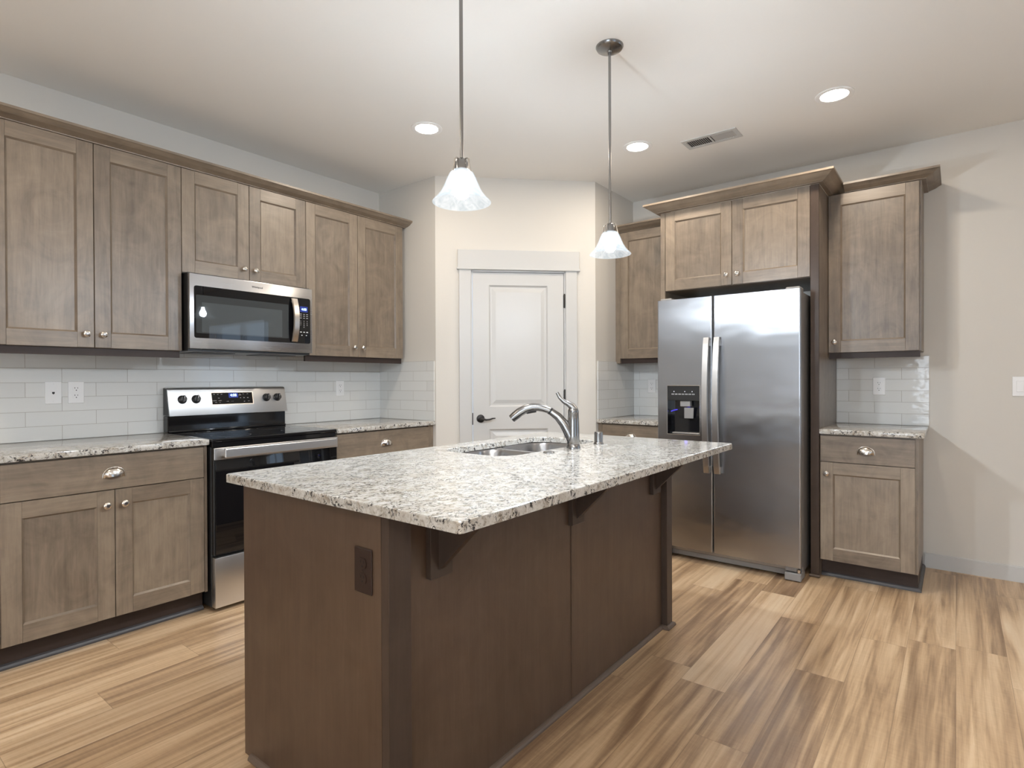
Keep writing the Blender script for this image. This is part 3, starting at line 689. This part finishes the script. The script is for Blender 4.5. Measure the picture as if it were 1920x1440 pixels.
for (_, y, z) in pts:
    q = [b.bm.verts.new(p) for p in ((-2.535-W2, y+.006, z), (-2.535-W2+.004, y-.002, z), (-2.535+W2-.004, y-.002, z), (-2.535+W2, y+.006, z), (-2.535+W2-.004, y+.010, z), (-2.535-W2+.004, y+.010, z))]
    if prev:
        for i in range(6): b.bm.faces.new((prev[i], prev[(i+1) % 6], q[(i+1) % 6], q[i]))
    else: b.bm.faces.new(q[::-1])
    prev = q
b.bm.faces.new(prev); b._fin('nickel', .5, True)
b.box(-2.548, -2.522, -.418, -.4031, 1.476, 1.492, 'nickel').box(-2.548, -2.522, -.418, -.4031, 1.720, 1.736, 'nickel'); b.build('handle', fr, 'bowed stainless handle')
MB().box(-2.490, -2.436, -.4040, -.4031, 1.664, 1.700, 'clock_glow').build('clock_window', gl)
text('clock_time', '4:08', .021, 'clock_digits', gl, FM(-2.463, -.4043, 1.681), depth=.0003)
for x, z, w, hh in [(x, z, .006, .0014) for z in (1.650, 1.638, 1.625) for x in (-2.485, -2.462, -2.440)]+[(x, 1.534, .006, .003) for x in (-2.485, -2.462, -2.440)]+[(x, 1.5135, .004, .0025) for x in (-2.478, -2.446)]:
    MB().box(x-w, x+w, -.4036, -.4031, z-hh, z+hh, 'ink_white').build('key_mark', gl)
dg = MB().box(-2.50, -2.499, -.4032, -.4031, 1.50, 1.501, 'black_glass').build('keypad', gl)
for i, ch in enumerate('1234567890'):
    x = -2.485+.0225*(i % 3 if i < 9 else 1); z = 1.604-.0125*(i//3)
    text('key_digit', ch, .011, 'ink_white', dg, FM(x, -.4034, z), depth=.0002)
text('logo', 'Whirlpool', .0165, 'ink', fr, FM(-2.772, -.4003, 1.786), 'small dark maker name')
b = MB(); b.box(MX0+.02, MX1-.02, -.36, -.03, 1.3865, 1.392, 'gray_metal'); b.box(MX0+.06, MX0+.30, -.30, -.12, 1.383, 1.388, 'dark_gray'); b.box(MX1-.30, MX1-.06, -.30, -.12, 1.383, 1.388, 'dark_gray'); b.build('underside', mw, 'grey underside with vent filters')

# ------------------------------------------------------------------ refrigerator (fridge-wall frame: x = -Y, y = X)
fg = thing('refrigerator', 'stainless side-by-side refrigerator with an ice and water dispenser', 'refrigerator', (0, 0, 0), E90)
A0, A1, AM, FZ0, FZ1 = 2.114, 3.014, 2.494, .089, 1.759
MB().box(A0+.006, A1-.004, -.752, -.05, .045, 1.745, 'gray_metal', .004).build('body', fg)
def fdoor(x0, x1, hole=None):
    b = MB(); yb, yf, c = -.758, -.829, .009
    def front(xa, xb, za, zb): b.quad((xa, yf, za), (xb, yf, za), (xb, yf, zb), (xa, yf, zb), m='steel_fridge', tone=.5)
    xi0, xi1 = x0+c, x1-c
    if hole:
        h0, h1, g0, g1 = hole
        for q in ((xi0, h0, FZ0, FZ1), (h1, xi1, FZ0, FZ1), (h0, h1, FZ0, g0), (h0, h1, g1, FZ1)): front(*q)
    else: front(xi0, xi1, FZ0, FZ1)
    # rounded vertical edges, sides, top and bottom
    for sx, xe in ((1, x0), (-1, x1)):
        prev = None
        for i in range(6):
            a = PI/2*i/5; x = xe+sx*c*(1-math.sin(a)); y = yf+c*(1-math.cos(a)); x = xe+sx*(c-c*math.sin(a)); y = yf+(c-c*math.cos(a))
            cur = (x, y)
            if prev: b.quad((prev[0], prev[1], FZ0), (cur[0], cur[1], FZ0), (cur[0], cur[1], FZ1), (prev[0], prev[1], FZ1), m='steel_fridge', tone=.5)
            prev = cur
        b.quad((xe, yf+c, FZ0), (xe, yb, FZ0), (xe, yb, FZ1), (xe, yf+c, FZ1), m='gray_metal')
    for z in (FZ0, FZ1): b.quad((x0, yf+c, z), (xi0, yf, z), (xi1, yf, z), (x1, yf+c, z), (x1, yb, z), (x0, yb, z), m='gray_metal')
    b.quad((x0, yb, FZ0), (x1, yb, FZ0), (x1, yb, FZ1), (x0, yb, FZ1), m='gray_metal')
    bmesh.ops.remove_doubles(b.bm, verts=b.bm.verts, dist=1e-6)
    u_ = b.bm.loops.layers.uv.new('UVMap')
    for f in b.bm.faces:
        for l in f.loops: l[u_].uv = (l.vert.co.x+l.vert.co.y, l.vert.co.z)
    return b
D0, D1, G0, G1 = 2.186, 2.407, .850, 1.175
dl = fdoor(A0, AM-.003, (D0, D1, G0, G1)).build('door', fg, 'narrow left freezer door'); drr = fdoor(AM+.003, A1).build('door', fg, 'wide right door')
b = MB()   # dispenser well
yw = -.764
for q in (((D0, -.829, G0), (D0, yw, G0), (D0, yw, G1), (D0, -.829, G1)), ((D1, -.829, G0), (D1, yw, G0), (D1, yw, G1), (D1, -.829, G1)), ((D0, yw, G0), (D1, yw, G0), (D1, yw, G1), (D0, yw, G1)), ((D0, -.829, G1), (D1, -.829, G1), (D1, yw, G1), (D0, yw, G1)), ((D0, -.829, G0), (D1, -.829, G0), (D1, yw, G0), (D0, yw, G0))): b.quad(*q, m='black_gloss')
ds = b.build('dispenser', dl, 'black ice and water dispenser')
b = MB(); e = .0035
for q in ((D0-e, D1+e, G0-e, G0), (D0-e, D1+e, G1, G1+e), (D0-e, D0, G0, G1), (D1, D1+e, G0, G1)): b.box(q[0], q[1], -.8315, -.828, q[2], q[3], 'gray_metal' if q[2] > 1 else 'nickel', .0008)
b.build('bezel', ds, 'thin bright bezel')
pn_ = MB().box(D0+.001, D1-.001, -.8285, -.775, 1.076, G1-.001, 'black_satin', .002).build('control_panel', ds)
for x in (2.232, 2.307, 2.357): MB().lathe([(.0032, 0), (.0032, .0008)], 'led_white', 10, Matrix.Translation((x, -.8285, 1.137)) @ RX).build('indicator_light', ds)
b = MB()
for i in range(7): b.box(2.216+i*.0235, 2.232+i*.0235, -.8291, -.8284, 1.116, 1.1225, 'ink_white'); b.box(2.219+i*.0235, 2.229+i*.0235, -.8292, -.829, 1.1175, 1.121, 'ink')
b.build('button_marks', pn_)
MB().box(2.268, 2.338, -.812, -.775, 1.036, 1.0758, 'gray_plastic', .003).build('ice_chute', ds, 'grey ice chute')
b = MB(); b.prism([(2.292, -.803, 1.028), (2.358, -.803, 1.028), (2.350, -.789, .955), (2.287, -.789, .955)], (0, .006, 0), 'gray_plastic', bev=.002); b.build('paddle', ds, 'grey dispenser paddle')
MB().box(D0+.03, D1-.002, -.825, -.77, G0+.001, G0+.012, 'gray_metal', .003).build('drip_tray', ds, 'grey drip tray')
lamp('dispenser_lamp', 'POINT', (-.79, -2.30, 1.03), .02, (.12, .1, 1), shadow_soft_size=.01)
b = MB(); b.tube([(2.196, -.792, 1.000), (2.215, -.790, 1.008), (2.240, -.788, 1.013)], .0035, 'dispenser_light', 8); b.build('blue_light', ds, 'blue lit strip')
def fhandle(xc, par):
    b = MB(); n = 20; prev = None; w = .021
    for i in range(n+1):
        s = i/n*2-1; z = 1.050+.440*s; y = -.856-.040*(1-s**2)**.8; ww = w
        q = [b.bm.verts.new(p) for p in ((xc-ww, y+.004, z), (xc-ww+.004, y-.006, z), (xc+ww-.004, y-.006, z), (xc+ww, y+.004, z), (xc+ww-.003, y+.012, z), (xc-ww+.003, y+.012, z))]
        if prev:
            for k_ in range(6): b.bm.faces.new((prev[k_], prev[(k_+1) % 6], q[(k_+1) % 6], q[k_]))
        else: b.bm.faces.new(q[::-1])
        prev = q
    b.bm.faces.new(prev); b._fin('steel_handle', .5, True)
    for z in (.630, 1.455): b.box(xc-.014, xc+.014, -.860, -.8295, z-.02, z+.02, 'steel_handle', .002)
    return b.build('handle', par, 'long bowed metallic handle')
steel('steel_handle', (.68, .67, .66), .30, (300, 300, 4))
fhandle(2.462, dl); fhandle(2.529, drr)
text('logo', 'Whirlpool', .0185, 'badge', drr, FM(2.893, -.8293, 1.690), 'small dark maker name', shear=.2)
b = MB(); b.box(A0+.03, A1-.10, -.742, -.70, .012, .052, 'gray_plastic', .002).box(A0+.03, A1-.05, -.705, -.60, .050, .085, 'black_satin'); gr_ = b.build('kick_grille', fg, 'grey kick plate with dark gap above')
b = MB()
for i in range(4): b.box(AM+.03, A1-.12, -.712, -.704, .055+i*.007, .058+i*.007, 'dark_gray')
b.build('louver', gr_); MB().box(A0+.09, A0+.21, -.725, -.704, .058, .080, 'blue_plastic').build('filter_cap', gr_, 'dark blue filter cap')
b = MB(); b.box(A1-.095, A1-.004, -.815, -.70, .004, .050, 'gray_plastic', .004).box(A1-.095, A1-.03, -.800, -.72, .055, .083, 'gray_plastic', .003); b.lathe([(.009, 0), (.009, .02)], 'nickel', 12, Matrix.Translation((A1-.018, -.80, .052))); b.build('foot_cover', fg, 'grey corner foot cover with hinge')
MB().box(A0+.01, A0+.07, -.80, -.71, .004, .085, 'dark_gray', .004).build('foot_cover', fg, 'dark left hinge cover')
MB().box(A1-.09, A1-.01, -.80, -.70, 1.752, 1.775, 'gray_plastic', .006, seg=2).build('hinge_cover', fg, 'small grey top hinge cover'); MB().box(A0+.01, A0+.09, -.80, -.70, 1.752, 1.775, 'gray_plastic', .006, seg=2).build('hinge_cover', fg, 'small grey top hinge cover')

# ------------------------------------------------------------------ ceiling fixtures
def pendant(label):
    t = thing('pendant_light', label, 'pendant light', group=None)
    MB().lathe([(.063, 0), (.063, -.004), (.058, -.012), (.040, -.019), (.012, -.023), (.010, -.030)], 'brushed_nickel', 36).build('canopy', t)
    MB().lathe([(.0062, -.028), (.0062, -0.821)], 'brushed_nickel', 16).build('rod', t)
    b = MB(); b.lathe([(.008, -0.815), (.017, -0.820), (.0225, -0.831), (.0225, -0.855), (.026, -0.857), (.026, -0.862)], 'brushed_nickel', 28)
    for s in (-1, 1):
        b.tube([(s*.012, -.0*s, -0.821), (s*.024, 0, -0.818), (s*.032, 0, -0.825), (s*.033, 0, -0.839), (s*.037, 0, -0.855), (s*.040, 0, -0.867)], .0024, 'nickel', 8)
        b.tube([(0, s*.012, -0.821), (0, s*.024, -0.818), (0, s*.032, -0.825), (0, s*.033, -0.839), (0, s*.037, -0.855), (0, s*.040, -0.867)], .0024, 'nickel', 8)
    b.build('socket_cup', t)
    pr = [(.020, .1045), (.030, .101), (.039, .092), (.046, .078), (.053, .060), (.061, .042), (.070, .027), (.082, .012), (.0915, .003), (.0955, -.002)]
    z0 = -0.956
    b = MB(); b.lathe([(r, z+z0) for r, z in pr]+[(r-.003, z+z0-.001) for r, z in pr[::-1]], 'shade_glass', 48, caps=False); b.build('shade', t, 'frosted bell-shaped glass shade', 80)
    b = MB(); b.lathe([(.011, -0.864), (.012, -0.881), (.022, -0.901), (.027, -0.917), (.024, -0.935), (.014, -0.945), (.003, -0.948)], 'bulb', 20); b.build('bulb', t)
    return t
BL = Vector((0, 0, -0.920))
p1 = pendant('pendant light with frosted bell shade hanging nearer the camera, left one of the pair'); p1.location = (-3.180, -2.472, H)
p2 = copy_tree(p1); p2.location = (-2.188, -2.480, H); p2['label'] = 'pendant light with frosted bell shade hanging farther away over the faucet side'
for p in (p1, p2):
    p['group'] = 'pendant lights over the island'
def can():
    t = thing('recessed_light', '', 'ceiling light')
    MB().lathe([(.094, 0), (.094, -.003), (.088, -.006), (.070, -.004), (.066, 0)], 'ring_white', 40, caps=False).build('trim_ring', t)
    MB().lathe([(.068, -.0012), (.066, -.0030), (.02, -.0034)], 'led_lens', 36).build('lens', t, 'glowing white lens')
    return t
c0 = None
cans = [(-2.119, -1.194, 'recessed ceiling light shining between the range cabinets and the nearer pendant'), (-1.067, -2.082, 'recessed ceiling light nearest the pantry door and ceiling vent'), (-1.032, -3.220, 'recessed ceiling light at the upper right, in front of the refrigerator wall')]
cans += [(x, y, 'added recessed ceiling light out of view') for x, y in ((-4.45, -1.20), (-5.9, -3.3), (-5.6, -5.8), (-2.2, -6.4))]  # extra lamps out of view, added for their light
for i, (x, y, lab) in enumerate(cans):
    t = can() if c0 is None else copy_tree(c0)
    c0 = c0 or t
    t.location = (x, y, H); t['label'] = lab
    t['group'] = 'recessed ceiling lights' if i < 3 else 'added recessed ceiling lights out of view'
    lamp('can_lamp', 'AREA', (x, y, H-.006), CAN_W, (1, .86, .70), shape='DISK', size=.13)
t = thing('added_uplight', 'added bowl uplight behind the viewer, fill for the ceiling', 'pendant light', (-5.6, -5.0, H))  # unseen uplight, added to brighten the ceiling
MB().lathe([(.07, 0), (.07, -.01), (.03, -.02), (.006, -.03), (.006, -.50)], 'brushed_nickel', 28).build('stem', t)
MB().lathe([(.20, -.42), (.195, -.45), (.16, -.49), (.10, -.52), (.02, -.53)], 'trim_white', 40, caps=False).build('bowl', t)
lamp('uplight_fill', 'AREA', (-5.6, -5.0, H-.47), FILL_W, (.96, .98, 1), (PI, 0, 0), shape='DISK', size=.28)
vt = thing('ceiling_vent', 'white rectangular register vent in the ceiling above the refrigerator', 'vent', (-.888, -2.508, H))
b = MB(); hx, hy = .078, .172
b.box(-hx, -hx+.028, -hy, hy, -.006, 0, 'trim_white', .001).box(hx-.028, hx, -hy, hy, -.006, 0, 'trim_white', .001).box(-hx+.028, hx-.028, -hy, -hy+.026, -.006, 0, 'trim_white', .001).box(-hx+.028, hx-.028, hy-.026, hy, -.006, 0, 'trim_white', .001).box(-hx+.028, hx-.028, -.006, .006, -.006, 0, 'trim_white')
b.build('frame', vt)
MB().box(-hx+.028, hx-.028, -hy+.026, hy-.026, -.0008, -.0002, 'dark_gray').build('vent_shade', vt, 'dark sheet in place of the shaded hollow behind the slats')  # flat dark sheet, its colour stands in for shade inside the vent
b = MB()
for i in range(24):
    y = -hy+.030+i*.0124
    if abs(y) < .009: continue
    s = 1 if y > 0 else -1
    P = [(-hx+.028, y-.0042*s, -.0062), (-hx+.028, y-.0036*s, -.0062), (-hx+.028, y+.0042*s, -.001), (-hx+.028, y+.0036*s, -.001)]
    b.prism([P[0], P[1], P[2], P[3]], (2*hx-.056, 0, 0), 'trim_white')
b.build('slats', vt)
